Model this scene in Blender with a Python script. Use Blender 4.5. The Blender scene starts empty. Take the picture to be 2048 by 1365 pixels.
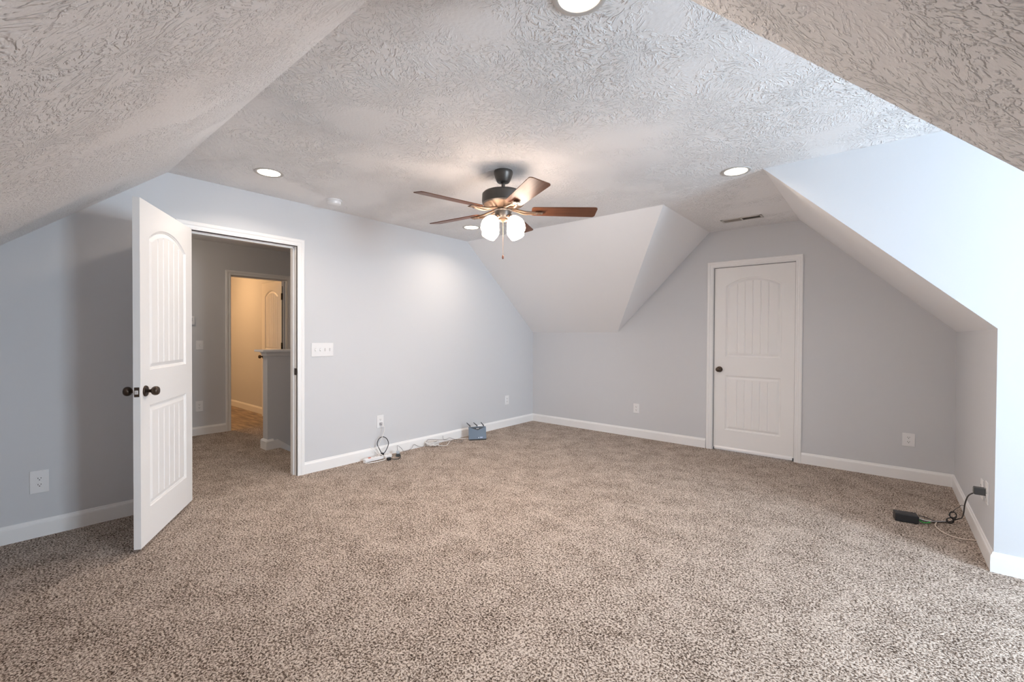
import bpy, bmesh, math, random
from mathutils import Vector, Matrix
random.seed(7)
scn = bpy.context.scene
COL = scn.collection

# ------------------------------------------------------------------ camera, world, light, exposure
H, ZK = 2.446, 1.319            # flat ceiling, top of the knee walls
XR, X1, XA, XV = 4.491, 3.358, 2.495, 1.371   # right knee wall, right slope top, gable slope top and foot
YC, YE, XD = -1.772, -4.011, 7.10             # dormer cheeks and dormer window wall
YB, YN, YK = -1.372, -4.412, -5.784           # back slope top, near slope top, near knee wall
HX = -2.55                      # hall far wall

cam_d = bpy.data.cameras.new('camera')
cam = bpy.data.objects.new('camera', cam_d)
COL.objects.link(cam)
cam_d.sensor_width = 36.0
cam_d.lens = 36.0 * 889.164 / 2048.0
cam_d.clip_start = 0.03
CAM_R = ((0.766773, -0.0116117, 0.6418134), (0.641897, 0.0057004, -0.7667697), (0.0052449, 0.9999163, 0.0118244))
M = Matrix(CAM_R).to_4x4()
M.translation = Vector((4.022, -5.2927, 1.2666))
cam.matrix_world = M
scn.camera = cam

w = bpy.data.worlds.new('world'); scn.world = w; w.use_nodes = True
bg = w.node_tree.nodes['Background']
bg.inputs[0].default_value = (0.62, 0.78, 1.0, 1); bg.inputs[1].default_value = 1.2

def area(name, loc, direction, sx, sy, power, color, spread=180):
    d = bpy.data.lights.new(name, 'AREA'); d.shape = 'RECTANGLE'; d.size = sx; d.size_y = sy
    d.energy = power; d.color = color; d.spread = math.radians(spread)
    o = bpy.data.objects.new(name, d); COL.objects.link(o)
    o.location = loc
    o.rotation_euler = Vector(direction).to_track_quat('-Z', 'Z').to_euler()
    return o
# daylight through the dormer window (the glass is at x = XD)
area('window_daylight', (XD + 0.12, -3.10, 1.43), (-1, 0, 0), 1.16, 1.42, 215, (0.71, 0.865, 1.0))
scn.view_settings.view_transform = 'Standard'
scn.view_settings.look = 'None'
scn.view_settings.gamma = 1.0
scn.view_settings.exposure = 0.31
scn.view_settings.use_curve_mapping = False
LENS_GLOW = 8.0      # brightness of the recessed light lenses
CAN_WATT, CAN_COL = 4.6, (1.0, 0.83, 0.68)      # downward beam of each recessed light
SHADE_GLOW, SHADE_COL = 22.0, (1.0, 0.78, 0.62)
BULB_WATT, BULB_COL = 3.6, (1.0, 0.84, 0.72)     # light leaving each shade's open end  # the fan's glass shades
BATH_GLOW, BATH_COL = 99.0, (1.0, 0.56, 0.245)
HALL_GLOW, HALL_COL = 30.0, (1.0, 0.80, 0.60)  # glow of the lamp added for the hall
try:
    scn.cycles.max_bounces = 14; scn.cycles.diffuse_bounces = 8
    scn.cycles.sample_clamp_indirect = 6
except Exception:
    pass

# ------------------------------------------------------------------ materials
def new_mat(name, color=(0.5, 0.5, 0.5), rough=0.5, metal=0.0, emit=None, estr=0.0, spec=0.5):
    m = bpy.data.materials.new(name); m.use_nodes = True
    b = m.node_tree.nodes['Principled BSDF']
    b.inputs['Base Color'].default_value = (*color, 1)
    b.inputs['Roughness'].default_value = rough
    b.inputs['Metallic'].default_value = metal
    b.inputs['Specular IOR Level'].default_value = spec
    if emit:
        b.inputs['Emission Color'].default_value = (*emit, 1)
        b.inputs['Emission Strength'].default_value = estr
    return m
def nd(m, t, **k):
    n = m.node_tree.nodes.new(t)
    for a, v in k.items(): setattr(n, a, v)
    return n
def lk(m, a, b): m.node_tree.links.new(a, b)
def bsdf(m): return m.node_tree.nodes['Principled BSDF']
def vmath(m, op, a=None, b=None, s=None):
    n = nd(m, 'ShaderNodeVectorMath', operation=op)
    for i, x in enumerate((a, b)):
        if x is None: continue
        if isinstance(x, tuple): n.inputs[i].default_value = x
        else: lk(m, x, n.inputs[i])
    if s is not None: n.inputs['Scale'].default_value = s
    return n.outputs['Value'] if op in ('LENGTH', 'DOT_PRODUCT') else n.outputs[0]
def fmath(m, op, a, b=None, clamp=False):
    n = nd(m, 'ShaderNodeMath', operation=op, use_clamp=clamp)
    for i, x in enumerate((a, b)):
        if x is None: continue
        if isinstance(x, (int, float)): n.inputs[i].default_value = x
        else: lk(m, x, n.inputs[i])
    return n.outputs[0]
def noise(m, vec, scale, detail=2, rough=0.5):
    n = nd(m, 'ShaderNodeTexNoise'); n.inputs['Scale'].default_value = scale
    n.inputs['Detail'].default_value = detail; n.inputs['Roughness'].default_value = rough
    lk(m, vec, n.inputs['Vector']); return n
def ramp(m, fac, stops):
    n = nd(m, 'ShaderNodeValToRGB'); lk(m, fac, n.inputs[0])
    el = n.color_ramp.elements
    el[0].position, el[0].color = stops[0][0], (*stops[0][1], 1)
    el[1].position, el[1].color = stops[-1][0], (*stops[-1][1], 1)
    for p, c in stops[1:-1]:
        e = el.new(p); e.color = (*c, 1)
    return n.outputs[0]
def bump(m, height, strength, dist):
    n = nd(m, 'ShaderNodeBump'); n.inputs['Strength'].default_value = strength
    n.inputs['Distance'].default_value = dist
    lk(m, height, n.inputs['Height']); lk(m, n.outputs[0], bsdf(m).inputs['Normal'])

def paint(name, color, rough=0.6, b=0.06):
    m = new_mat(name, color, rough, spec=0.3)
    tc = nd(m, 'ShaderNodeTexCoord')
    n = noise(m, tc.outputs['Object'], 160, 2)
    bump(m, n.outputs['Fac'], b, 0.001)
    return m
def stomp(name, color, strength):
    """hand-stomped brush texture: patches of short ridges fanning out of each dab"""
    m = new_mat(name, color, 0.75, spec=0.25)
    tc = nd(m, 'ShaderNodeTexCoord'); P = tc.outputs['Object']
    wob = noise(m, P, 2.5, 2)
    Pw = vmath(m, 'ADD', P, vmath(m, 'SCALE', vmath(m, 'SUBTRACT', wob.outputs['Color'], (0.5, 0.5, 0.5)), s=0.25))
    heights = []
    for sc, off in ((3.4, (0, 0, 0)), (4.6, (3.7, 1.9, 2.3))):
        Q = vmath(m, 'ADD', Pw, off)
        v = nd(m, 'ShaderNodeTexVoronoi'); v.inputs['Scale'].default_value = sc
        lk(m, Q, v.inputs['Vector'])
        loc = vmath(m, 'SUBTRACT', Q, v.outputs['Position'])
        rad = vmath(m, 'LENGTH', loc)
        dirn = vmath(m, 'SCALE', vmath(m, 'NORMALIZE', loc), s=5.5)
        seed = vmath(m, 'SCALE', v.outputs['Color'], s=40.0)
        q = vmath(m, 'ADD', vmath(m, 'ADD', dirn, seed), vmath(m, 'SCALE', loc, s=13.0))
        st = noise(m, q, 1.3, 2.5, 0.55)
        ridge = nd(m, 'ShaderNodeMapRange', interpolation_type='SMOOTHSTEP')
        lk(m, st.outputs['Fac'], ridge.inputs[0])
        ridge.inputs[1].default_value = 0.52; ridge.inputs[2].default_value = 0.66
        near = nd(m, 'ShaderNodeMapRange', interpolation_type='SMOOTHSTEP')
        lk(m, rad, near.inputs[0]); near.inputs[1].default_value = 0.03; near.inputs[2].default_value = 0.08
        heights.append(fmath(m, 'MULTIPLY', ridge.outputs[0], near.outputs[0]))
    h = fmath(m, 'MAXIMUM', heights[0], heights[1])
    patch = noise(m, P, 2.2, 2)
    pm = nd(m, 'ShaderNodeMapRange', interpolation_type='SMOOTHSTEP')
    lk(m, patch.outputs['Fac'], pm.inputs[0]); pm.inputs[1].default_value = 0.30; pm.inputs[2].default_value = 0.54
    h = fmath(m, 'MULTIPLY', h, pm.outputs[0])
    fine = noise(m, P, 60, 3)
    h = fmath(m, 'ADD', h, fmath(m, 'MULTIPLY', fine.outputs['Fac'], 0.22))
    bump(m, h, strength, 0.009)
    return m
WALLC = (0.65, 0.662, 0.685)
wall_m = paint('grey_wall_paint', WALLC, 0.55)
CEILC = (0.88, 0.88, 0.89)
slope_m = paint('smooth_slope_paint', CEILC, 0.6)
stomp_m = stomp('stomped_ceiling_paint', CEILC, 0.75)
trim_m = paint('white_trim_paint', (0.88, 0.88, 0.88), 0.3, 0.02)
door_m = paint('white_door_paint', (0.88, 0.875, 0.87), 0.35, 0.03)
plastic_m = new_mat('white_plastic', (0.84, 0.84, 0.85), 0.3)
dark_slot_m = new_mat('dark_slot', (0.02, 0.02, 0.02), 0.7)
bronze_m = new_mat('oil_rubbed_bronze', (0.085, 0.062, 0.048), 0.32, 0.85)
blackmetal_m = new_mat('black_metal', (0.02, 0.018, 0.016), 0.4, 0.5)
fanmetal_m = new_mat('dark_fan_metal', (0.10, 0.09, 0.082), 0.38, 0.55)
iron_m = new_mat('bronze_bracket_metal', (0.15, 0.10, 0.068), 0.5, 0.6)
brass_m = new_mat('chain_metal', (0.25, 0.17, 0.12), 0.55, 0.5)
steel_m = new_mat('bright_latch_metal', (0.8, 0.8, 0.8), 0.25, 0.6)
black_m = new_mat('black_plastic', (0.022, 0.022, 0.024), 0.45)
darkgrey_m = new_mat('dark_grey_plastic', (0.07, 0.075, 0.08), 0.5)
router_m = new_mat('slate_grey_plastic', (0.12, 0.16, 0.215), 0.42)
white_cable_m = new_mat('white_cable', (0.80, 0.79, 0.78), 0.45)
beige_cable_m = new_mat('cream_cable', (0.70, 0.60, 0.52), 0.5)
green_cable_m = new_mat('green_cable', (0.03, 0.42, 0.07), 0.45)
grey_cable_m = new_mat('grey_cable', (0.13, 0.13, 0.14), 0.5)
red_m = new_mat('red_rocker_switch', (0.6, 0.08, 0.04), 0.4)
clear_m = new_mat('pale_grey_plastic', (0.55, 0.6, 0.66), 0.25)
ring_m = new_mat('light_trim_metal', (0.52, 0.50, 0.48), 0.5)
lens_m = new_mat('lit_lens', (0.9, 0.9, 0.88), 0.5, emit=(1.0, 0.85, 0.66), estr=LENS_GLOW)
shade_m = new_mat('lit_frosted_glass', (0.95, 0.93, 0.9), 0.4, emit=SHADE_COL, estr=SHADE_GLOW)
led_m = new_mat('lit_status_light', (0.9, 0.95, 1), 0.4, emit=(0.8, 0.9, 1), estr=2.0)
mark_m = new_mat('pale_blue_marking', (0.55, 0.6, 0.85), 0.4)
logo_m = new_mat('white_marking', (0.75, 0.75, 0.78), 0.4)

def carpet_mat():
    m = new_mat('speckled_carpet', (0.4, 0.32, 0.27), 0.95, spec=0.05)
    tc = nd(m, 'ShaderNodeTexCoord'); P = tc.outputs['Object']
    warp = noise(m, P, 35, 1)
    Pw = vmath(m, 'ADD', P, vmath(m, 'SCALE', vmath(m, 'SUBTRACT', warp.outputs['Color'], (0.5, 0.5, 0.5)), s=0.012))
    n1 = noise(m, Pw, 112, 2.0, 0.7)
    patch = noise(m, P, 5.0, 3, 0.6)
    mid = noise(m, P, 22, 2, 0.6)
    f = fmath(m, 'ADD', n1.outputs['Fac'], fmath(m, 'MULTIPLY', fmath(m, 'SUBTRACT', patch.outputs['Fac'], 0.5), 0.16))
    f = fmath(m, 'ADD', f, fmath(m, 'MULTIPLY', fmath(m, 'SUBTRACT', mid.outputs['Fac'], 0.5), 0.10))
    c = ramp(m, f, [(0.355, (0.062, 0.045, 0.036)), (0.43, (0.19, 0.143, 0.112)), (0.495, (0.40, 0.325, 0.27)), (0.58, (0.70, 0.605, 0.53))])
    lk(m, c, bsdf(m).inputs['Base Color'])
    bump(m, f, 0.9, 0.012)
    return m
carpet_m = carpet_mat()
def blade_mat():
    m = new_mat('walnut_blade', (0.2, 0.08, 0.04), 0.33, spec=0.10)
    tc = nd(m, 'ShaderNodeTexCoord')
    mp = nd(m, 'ShaderNodeMapping'); mp.inputs['Scale'].default_value = (3, 60, 20)
    lk(m, tc.outputs['Object'], mp.inputs[0])
    n = noise(m, mp.outputs[0], 1.0, 3)
    c = ramp(m, n.outputs['Fac'], [(0.3, (0.10, 0.040, 0.022)), (0.7, (0.17, 0.072, 0.040))])
    lk(m, c, bsdf(m).inputs['Base Color'])
    return m
blade_m = blade_mat()
def vinyl_mat():
    m = new_mat('wood_look_vinyl', (0.4, 0.3, 0.2), 0.35)
    tc = nd(m, 'ShaderNodeTexCoord')
    mp = nd(m, 'ShaderNodeMapping'); mp.inputs['Scale'].default_value = (2.2, 14, 1)
    mp.inputs['Rotation'].default_value = (0, 0, math.radians(-28))
    lk(m, tc.outputs['Object'], mp.inputs[0])
    n = noise(m, mp.outputs[0], 1.2, 4, 0.6)
    c = ramp(m, n.outputs['Fac'], [(0.35, (0.10, 0.075, 0.055)), (0.5, (0.24, 0.17, 0.115)), (0.65, (0.42, 0.32, 0.22))])
    lk(m, c, bsdf(m).inputs['Base Color'])
    return m
vinyl_m = vinyl_mat()
def glass_mat():
    m = bpy.data.materials.new('window_glass'); m.use_nodes = True
    nt = m.node_tree; nt.nodes.remove(nt.nodes['Principled BSDF'])
    t = nd(m, 'ShaderNodeBsdfTransparent'); g = nd(m, 'ShaderNodeBsdfGlossy'); g.inputs['Roughness'].default_value = 0.02
    x = nd(m, 'ShaderNodeMixShader'); x.inputs[0].default_value = 0.06
    lk(m, t.outputs[0], x.inputs[1]); lk(m, g.outputs[0], x.inputs[2])
    lk(m, x.outputs[0], nt.nodes['Material Output'].inputs[0])
    return m
glass_m = glass_mat()

# ------------------------------------------------------------------ object helpers
def link(name, verts, faces, m, parent=None, smooth=False, mats=None, fmi=None):
    me = bpy.data.meshes.new(name)
    me.from_pydata([tuple(v) for v in verts], [], faces)
    me.update()
    for x in (mats or [m]): me.materials.append(x)
    if fmi: me.polygons.foreach_set('material_index', fmi)
    if smooth: me.polygons.foreach_set('use_smooth', [True] * len(me.polygons))
    o = bpy.data.objects.new(name, me); COL.objects.link(o)
    if parent: o.parent = parent
    return o
def tag(o, label=None, cat=None, group=None, kind=None):
    if label: o['label'] = label
    if cat: o['category'] = cat
    if group: o['group'] = group
    if kind: o['kind'] = kind
    return o
def empty(name, loc=(0, 0, 0), rz=0.0):
    o = bpy.data.objects.new(name, None); COL.objects.link(o)
    o.empty_display_size = 0.05
    o.location = loc; o.rotation_euler = (0, 0, rz)
    return o
def copy_tree(o, parent=None):
    c = o.copy(); COL.objects.link(c)
    if parent: c.parent = parent
    for ch in list(o.children): copy_tree(ch, c)
    return c
class G:
    """collects shapes into one mesh"""
    def __init__(s): s.v = []; s.f = []; s.sm = []; s.mi = []; s.cur = 0
    def add(s, v, f):
        k = len(s.v); s.v += [tuple(x) for x in v]; s.f += [tuple(i + k for i in q) for q in f]
        s.mi += [s.cur] * len(f)
        return s
    def box(s, a, b, bev=0.0):
        x0, y0, z0 = [min(p, q) for p, q in zip(a, b)]; x1, y1, z1 = [max(p, q) for p, q in zip(a, b)]
        bm = bmesh.new()
        vs = [bm.verts.new(p) for p in ((x0,y0,z0),(x1,y0,z0),(x1,y1,z0),(x0,y1,z0),(x0,y0,z1),(x1,y0,z1),(x1,y1,z1),(x0,y1,z1))]
        for q in ((0,3,2,1),(4,5,6,7),(0,1,5,4),(1,2,6,5),(2,3,7,6),(3,0,4,7)): bm.faces.new([vs[i] for i in q])
        if bev: bmesh.ops.bevel(bm, geom=list(bm.edges), offset=bev, segments=2, affect='EDGES', profile=0.5)
        bm.verts.index_update()
        s.add([v.co[:] for v in bm.verts], [[v.index for v in f.verts] for f in bm.faces]); bm.free()
        return s
    def lathe(s, prof, seg=32, mat=None):
        """prof: (r, z) pairs, revolved about z, then moved by mat"""
        v, f = [], []; n = len(prof)
        for k in range(seg):
            a = 2 * math.pi * k / seg
            for r, z in prof: v.append(Vector((r * math.cos(a), r * math.sin(a), z)))
        for k in range(seg):
            k2 = (k + 1) % seg
            for i in range(n - 1):
                f.append((k * n + i, k2 * n + i, k2 * n + i + 1, k * n + i + 1))
        if mat: v = [mat @ p for p in v]
        return s.add(v, f)
    def tube(s, pts, r, seg=8, sub=6):
        P = [Vector(p) for p in pts]
        if sub and len(P) > 2:
            out = []
            for i in range(len(P) - 1):
                p0 = P[max(i - 1, 0)]; p1 = P[i]; p2 = P[i + 1]; p3 = P[min(i + 2, len(P) - 1)]
                for t in range(sub):
                    u = t / sub
                    out.append(0.5 * ((2 * p1) + (p2 - p0) * u + (2 * p0 - 5 * p1 + 4 * p2 - p3) * u * u + (3 * p1 - p0 - 3 * p2 + p3) * u ** 3))
            out.append(P[-1]); P = out
        v, f = [], []; up = Vector((0.13, 0.21, 0.97))
        for i, p in enumerate(P):
            d = (P[min(i + 1, len(P) - 1)] - P[max(i - 1, 0)])
            if d.length < 1e-9: d = Vector((1, 0, 0))
            d.normalize()
            a = d.cross(up)
            if a.length < 1e-3: a = d.cross(Vector((1, 0, 0)))
            a.normalize(); b = d.cross(a); up = b if b.dot(up) > 0 else -b
            a = d.cross(up).normalized(); b = up.normalized()
            for k in range(seg):
                t = 2 * math.pi * k / seg
                v.append(p + r * (a * math.cos(t) + b * math.sin(t)))
        for i in range(len(P) - 1):
            for k in range(seg):
                k2 = (k + 1) % seg
                f.append((i * seg + k, i * seg + k2, (i + 1) * seg + k2, (i + 1) * seg + k))
        f.append(tuple(range(seg))[::-1]); f.append(tuple((len(P) - 1) * seg + k for k in range(seg)))
        return s.add(v, f)
    def sweep(s, path, prof, closed=False):
        """path: list of (origin, u, w) frames; prof: (a, b) pairs -> origin + a*u + b*w"""
        n = len(prof); v = []; f = []
        for o, u, w_ in path:
            for a, b in prof: v.append(Vector(o) + a * Vector(u) + b * Vector(w_))
        for i in range(len(path) - 1):
            for k in range(n - 1):
                f.append((i * n + k, i * n + k + 1, (i + 1) * n + k + 1, (i + 1) * n + k))
        f.append(tuple(range(n))); f.append(tuple((len(path) - 1) * n + k for k in range(n))[::-1])
        return s.add(v, f)
    def prism(s, poly, vec):
        n = len(poly); vec = Vector(vec)
        v = [Vector(p) for p in poly] + [Vector(p) + vec for p in poly]
        f = [tuple(range(n))[::-1], tuple(range(n, 2 * n))] + [(i, (i + 1) % n, n + (i + 1) % n, n + i) for i in range(n)]
        return s.add(v, f)
    def build(s, name, m, parent=None, smooth=False, mats=None):
        o = link(name, s.v, s.f, m, parent, False, mats, s.mi if mats else None)
        me = o.data
        bm = bmesh.new(); bm.from_mesh(me); bmesh.ops.recalc_face_normals(bm, faces=bm.faces)
        bm.to_mesh(me); bm.free()
        if smooth:
            me.polygons.foreach_set('use_smooth', [True] * len(me.polygons))
            try: me.set_sharp_from_angle(angle=math.radians(38))
            except Exception: pass
        return o
def quad_mesh(name, polys, m):
    v, f = [], []
    for p in polys:
        k = len(v); v += p; f.append(tuple(range(k, k + len(p))))
    return link(name, v, f, m)
def struct(name, polys, m, label):
    return tag(quad_mesh(name, polys, m), label, kind='structure')

# ------------------------------------------------------------------ room shell
DY0, DY1, DZ = -4.300, -3.485, 2.050       # open doorway in the left wall
BX0, BX1, BZ = 2.553, 3.330, 2.036         # door in the back wall
def leftprof(x):
    """left wall as rectangles and corners around the doorway"""
    return [
        [(x, YK, 0), (x, DY0, 0), (x, DY0, H), (x, YN, H), (x, YK, ZK)],
        [(x, DY0, DZ), (x, DY1, DZ), (x, DY1, H), (x, DY0, H)],
        [(x, DY1, 0), (x, 0, 0), (x, 0, ZK), (x, YB, H), (x, DY1, H)]]
struct('wall_left', leftprof(0), wall_m, 'grey painted wall on the left with the open doorway')
struct('wall_back', [
    [(0, 0, 0), (BX0, 0, 0), (BX0, 0, H), (XA, 0, H), (XV, 0, ZK), (0, 0, ZK)],
    [(BX0, 0, BZ), (BX1, 0, BZ), (BX1, 0, H), (BX0, 0, H)],
    [(BX1, 0, 0), (XR, 0, 0), (XR, 0, ZK), (X1, 0, H), (BX1, 0, H)]], wall_m, 'grey painted gable wall holding the closed door')
struct('wall_right', [[(XR, 0, 0), (XR, YC, 0), (XR, YC, ZK), (XR, 0, ZK)]], wall_m, 'low grey knee wall behind the small black box')
struct('wall_dormer', [[(XR, YC, 0), (XD, YC, 0), (XD, YC, H), (X1, YC, H), (XR, YC, ZK)]], wall_m, 'bright daylit side wall of the dormer at the right edge')
struct('wall_dormer_near', [[(XR, YE, 0), (XD, YE, 0), (XD, YE, H), (X1, YE, H), (XR, YE, ZK)]], wall_m, 'side wall of the dormer nearest the camera, out of frame')
struct('wall_near', [[(0, YK, 0), (XR, YK, 0), (XR, YK, ZK), (0, YK, ZK)]], wall_m, 'low knee wall behind the camera')
struct('wall_right_near', [[(XR, YE, 0), (XR, YK, 0), (XR, YK, ZK), (XR, YE, ZK)]], wall_m, 'low knee wall beside the camera')
WY0, WY1, WZ0, WZ1 = -3.68, -2.52, 0.72, 2.14
struct('wall_window', [
    [(XD, YE, 0), (XD, YC, 0), (XD, YC, WZ0), (XD, YE, WZ0)], [(XD, YE, WZ1), (XD, YC, WZ1), (XD, YC, H), (XD, YE, H)],
    [(XD, YE, WZ0), (XD, WY0, WZ0), (XD, WY0, WZ1), (XD, YE, WZ1)], [(XD, WY1, WZ0), (XD, YC, WZ0), (XD, YC, WZ1), (XD, WY1, WZ1)]],
    wall_m, 'end wall of the dormer around the window, out of frame')
struct('ceiling', [
    [(0, YN, H), (X1, YN, H), (X1, YE, H), (X1, YC, H), (X1, YB, H), (XA, YB, H), (0, YB, H)],
    [(XA, YB, H), (X1, YB, H), (X1, 0, H), (XA, 0, H)],
    [(X1, YE, H), (XD, YE, H), (XD, YC, H), (X1, YC, H)]], stomp_m, 'flat stomp-textured grey ceiling above the fan')
kh = H - ZK
struct('ceiling_slope_near', [[(0, YN, H), (X1, YN, H), (XR, YK, ZK), (0, YK, ZK)]], stomp_m, 'stomp-textured sloped ceiling at the upper left')
struct('ceiling_slope_right', [[(X1, YE, H), (X1, YN, H), (XR, YK, ZK), (XR, YE, ZK)]], stomp_m, 'brown-grey stomp-textured sloped ceiling in the upper right corner')
struct('ceiling_slope_side', [[(X1, 0, H), (X1, YC, H), (XR, YC, ZK), (XR, 0, ZK)]], slope_m, 'narrow sloped strip of ceiling between gable wall and dormer side')
struct('ceiling_slope_back', [[(0, YB, H), (XA, YB, H), (XV, 0, ZK), (0, 0, ZK)]], slope_m, 'smooth sloped ceiling behind the fan')
struct('ceiling_slope_gable', [[(XA, YB, H), (XA, 0, H), (XV, 0, ZK)]], slope_m, 'small triangular sloped ceiling left of the closed door')
g = G(); g.box((-0.12, YK - 0.1, -0.12), (XD + 0.1, 0.1, 0)); g.box((-1.155, -4.6, -0.12), (-0.12, -3.15, 0)); g.box((HX, -4.6, -0.12), (-1.155, 0.1, 0))
tag(g.build('floor', carpet_m), 'speckled beige and brown carpet across the room and hall', kind='structure')

# hall and bathroom beyond the doorway
struct('wall_hall_side', [[(-0.12, -4.6, 0), (-0.12, DY0, 0), (-0.12, DY0, H), (-0.12, -4.6, H)], [(-0.12, DY0, DZ), (-0.12, DY1, DZ), (-0.12, DY1, H), (-0.12, DY0, H)],
    [(-0.12, DY1, -2.6), (-0.12, 0, -2.6), (-0.12, 0, H), (-0.12, DY1, H)]], wall_m, 'hall side of the wall with the open doorway')
QY0, QY1, QZ = -3.186, -2.475, 2.040       # bathroom doorway in the hall's far wall
struct('wall_hall', [[(HX, -4.6, 0), (HX, QY0, 0), (HX, QY0, H), (HX, -4.6, H)], [(HX, QY0, QZ), (HX, QY1, QZ), (HX, QY1, H), (HX, QY0, H)],
    [(HX, QY1, -0.0), (HX, 0, 0), (HX, 0, H), (HX, QY1, H)]], wall_m, 'shaded grey hall wall seen through the open doorway')
struct('wall_hall_end', [[(HX, 0, -2.6), (-0.12, 0, -2.6), (-0.12, 0, H), (HX, 0, H)], [(HX, -4.6, 0), (-0.12, -4.6, 0), (-0.12, -4.6, H), (HX, -4.6, H)]], wall_m, 'end walls of the hall, out of view')
struct('ceiling_hall', [[(HX, -4.6, H), (-0.12, -4.6, H), (-0.12, 0, H), (HX, 0, H)]], stomp_m, 'hall ceiling seen at the top of the open doorway')
BWX, BWY = -5.4, -2.43
tag(G().box((BWX, -4.4, -0.12), (HX, BWY, -0.001)).build('floor_bathroom', vinyl_m), 'brown wood-look floor of the lit bathroom', kind='structure')
struct('wall_bathroom', [[(HX - 0.12, BWY, 0), (BWX, BWY, 0), (BWX, BWY, H), (HX - 0.12, BWY, H)], [(BWX, BWY, 0), (BWX, -4.4, 0), (BWX, -4.4, H), (BWX, BWY, H)],
    [(HX - 0.12, -4.4, 0), (BWX, -4.4, 0), (BWX, -4.4, H), (HX - 0.12, -4.4, H)],
    [(HX - 0.12, -4.4, 0), (HX - 0.12, QY0, 0), (HX - 0.12, QY0, H), (HX - 0.12, -4.4, H)], [(HX - 0.12, QY0, QZ), (HX - 0.12, BWY, QZ), (HX - 0.12, BWY, H), (HX - 0.12, QY0, H)],
    ], wall_m, 'bathroom walls in warm light beyond the hall')
struct('ceiling_bathroom', [[(HX - 0.12, -4.4, H), (BWX, -4.4, H), (BWX, BWY, H), (HX - 0.12, BWY, H)]], slope_m, 'bathroom ceiling')
# stairwell going down behind the half wall
g = G()
for i in range(9):
    y = -3.15 + 0.25 * i; z = -0.19 * (i + 1)
    g.box((-1.155, y, z - 0.3), (-0.12, y + 0.27, z))
tag(g.build('stair_flight', carpet_m), 'carpeted steps going down behind the half wall', kind='structure')
struct('wall_stairwell', [[(-1.155, -3.15, -2.6), (-1.155, 0, -2.6), (-1.155, 0, 0), (-1.155, -3.15, 0)]], wall_m, 'stairwell wall below the half wall')
tag(G().box((-1.275, -3.28, 0), (-1.155, -0.02, 1.03)).build('half_wall', wall_m), 'grey half wall beside the stairs, capped in white', kind='structure')
capo = G()
capo.box((-1.345, -3.345, 1.075), (-1.095, -0.01, 1.098), 0.004)
capo.sweep([((-1.155, -0.02, 1.075), (1, 0, 0), (0, 0, -1)), ((-1.155, -3.28, 1.075), (1, -1, 0), (0, 0, -1)), ((-1.275, -3.28, 1.075), (-1, -1, 0), (0, 0, -1)), ((-1.275, -0.02, 1.075), (-1, 0, 0), (0, 0, -1))],
           [(0, 0), (0.022, 0), (0.022, 0.012), (0.012, 0.02), (0.010, 0.045), (0, 0.047)])
tag(capo.build('trim_3', trim_m), 'white cap board on top of the half wall', kind='structure')

# baseboards
BB = [(0, 0), (0.014, 0), (0.014, 0.082), (0.0125, 0.090), (0.008, 0.096), (0.006, 0.104), (0.004, 0.107), (0, 0.107)]
def baseboard(name, pts, label, prof=BB, parts=None):
    """pts: run along the wall with the room on the left-hand side of travel"""
    g = G()
    P = [Vector((*p, 0)) for p in pts]; fr = []
    for i, p in enumerate(P):
        ns = []
        if i > 0: d = (P[i] - P[i - 1]).normalized(); ns.append(Vector((-d.y, d.x, 0)))
        if i < len(P) - 1: d = (P[i + 1] - P[i]).normalized(); ns.append(Vector((-d.y, d.x, 0)))
        if len(ns) == 2:
            b = (ns[0] + ns[1]); u = b * (2.0 / b.length_squared) if b.length > 1e-6 else ns[0]
        else: u = ns[0]
        fr.append((p, u, (0, 0, 1)))
    g.sweep(fr, prof)
    return tag(g.build(name, trim_m), label, kind='structure')
baseboard('baseboard_left', [(0, DY0 - 0.075), (0, YK + 0.001)], 'white baseboard on the left wall behind the open door')
baseboard('baseboard_left', [(0, 0), (0, DY1 + 0.06)], 'white baseboard on the left wall running past the grey router')
baseboard('baseboard_back', [(BX0 - 0.078, 0), (0, 0)], 'white baseboard between the room corner and the closed door')
baseboard('baseboard_back', [(XR, 0), (BX1 + 0.065, 0)], 'white baseboard right of the closed door')
baseboard('baseboard_right', [(XD, YC), (XR, YC), (XR, 0)], 'white baseboard turning from the low knee wall into the dormer')
baseboard('baseboard_dormer_near', [(XR, YK), (XR, YE), (XD, YE)], 'white baseboard beside the camera')
baseboard('baseboard_near', [(0, YK), (XR, YK)], 'white baseboard behind the camera')
baseboard('baseboard_hall', [(HX, QY0 - 0.062), (HX, -4.6)], 'white baseboard on the hall wall below the outlet')
baseboard('baseboard_halfwall', [(-1.155, -3.22), (-1.155, -3.28), (-1.275, -3.28), (-1.275, -0.1)], 'white baseboard wrapping the end of the half wall',
          prof=[(0, 0), (0.02, 0), (0.02, 0.09), (0.012, 0.105), (0, 0.112)])
baseboard('baseboard_bathroom', [(HX - 0.75, BWY), (BWX, BWY)], 'cream-lit baseboard on the bathroom wall')
# sloping skirt board of the stairs
g = G(); g.prism([(-1.155, -3.22, 0.095), (-1.155, -3.22, -0.05), (-1.155, -1.0, -1.72), (-1.155, -1.0, -1.52), (-1.155, -3.17, 0.095)], (0.012, 0, 0))
tag(g.build('trim_4', trim_m), 'white sloping skirt board where the stairs start down', kind='structure')

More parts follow.
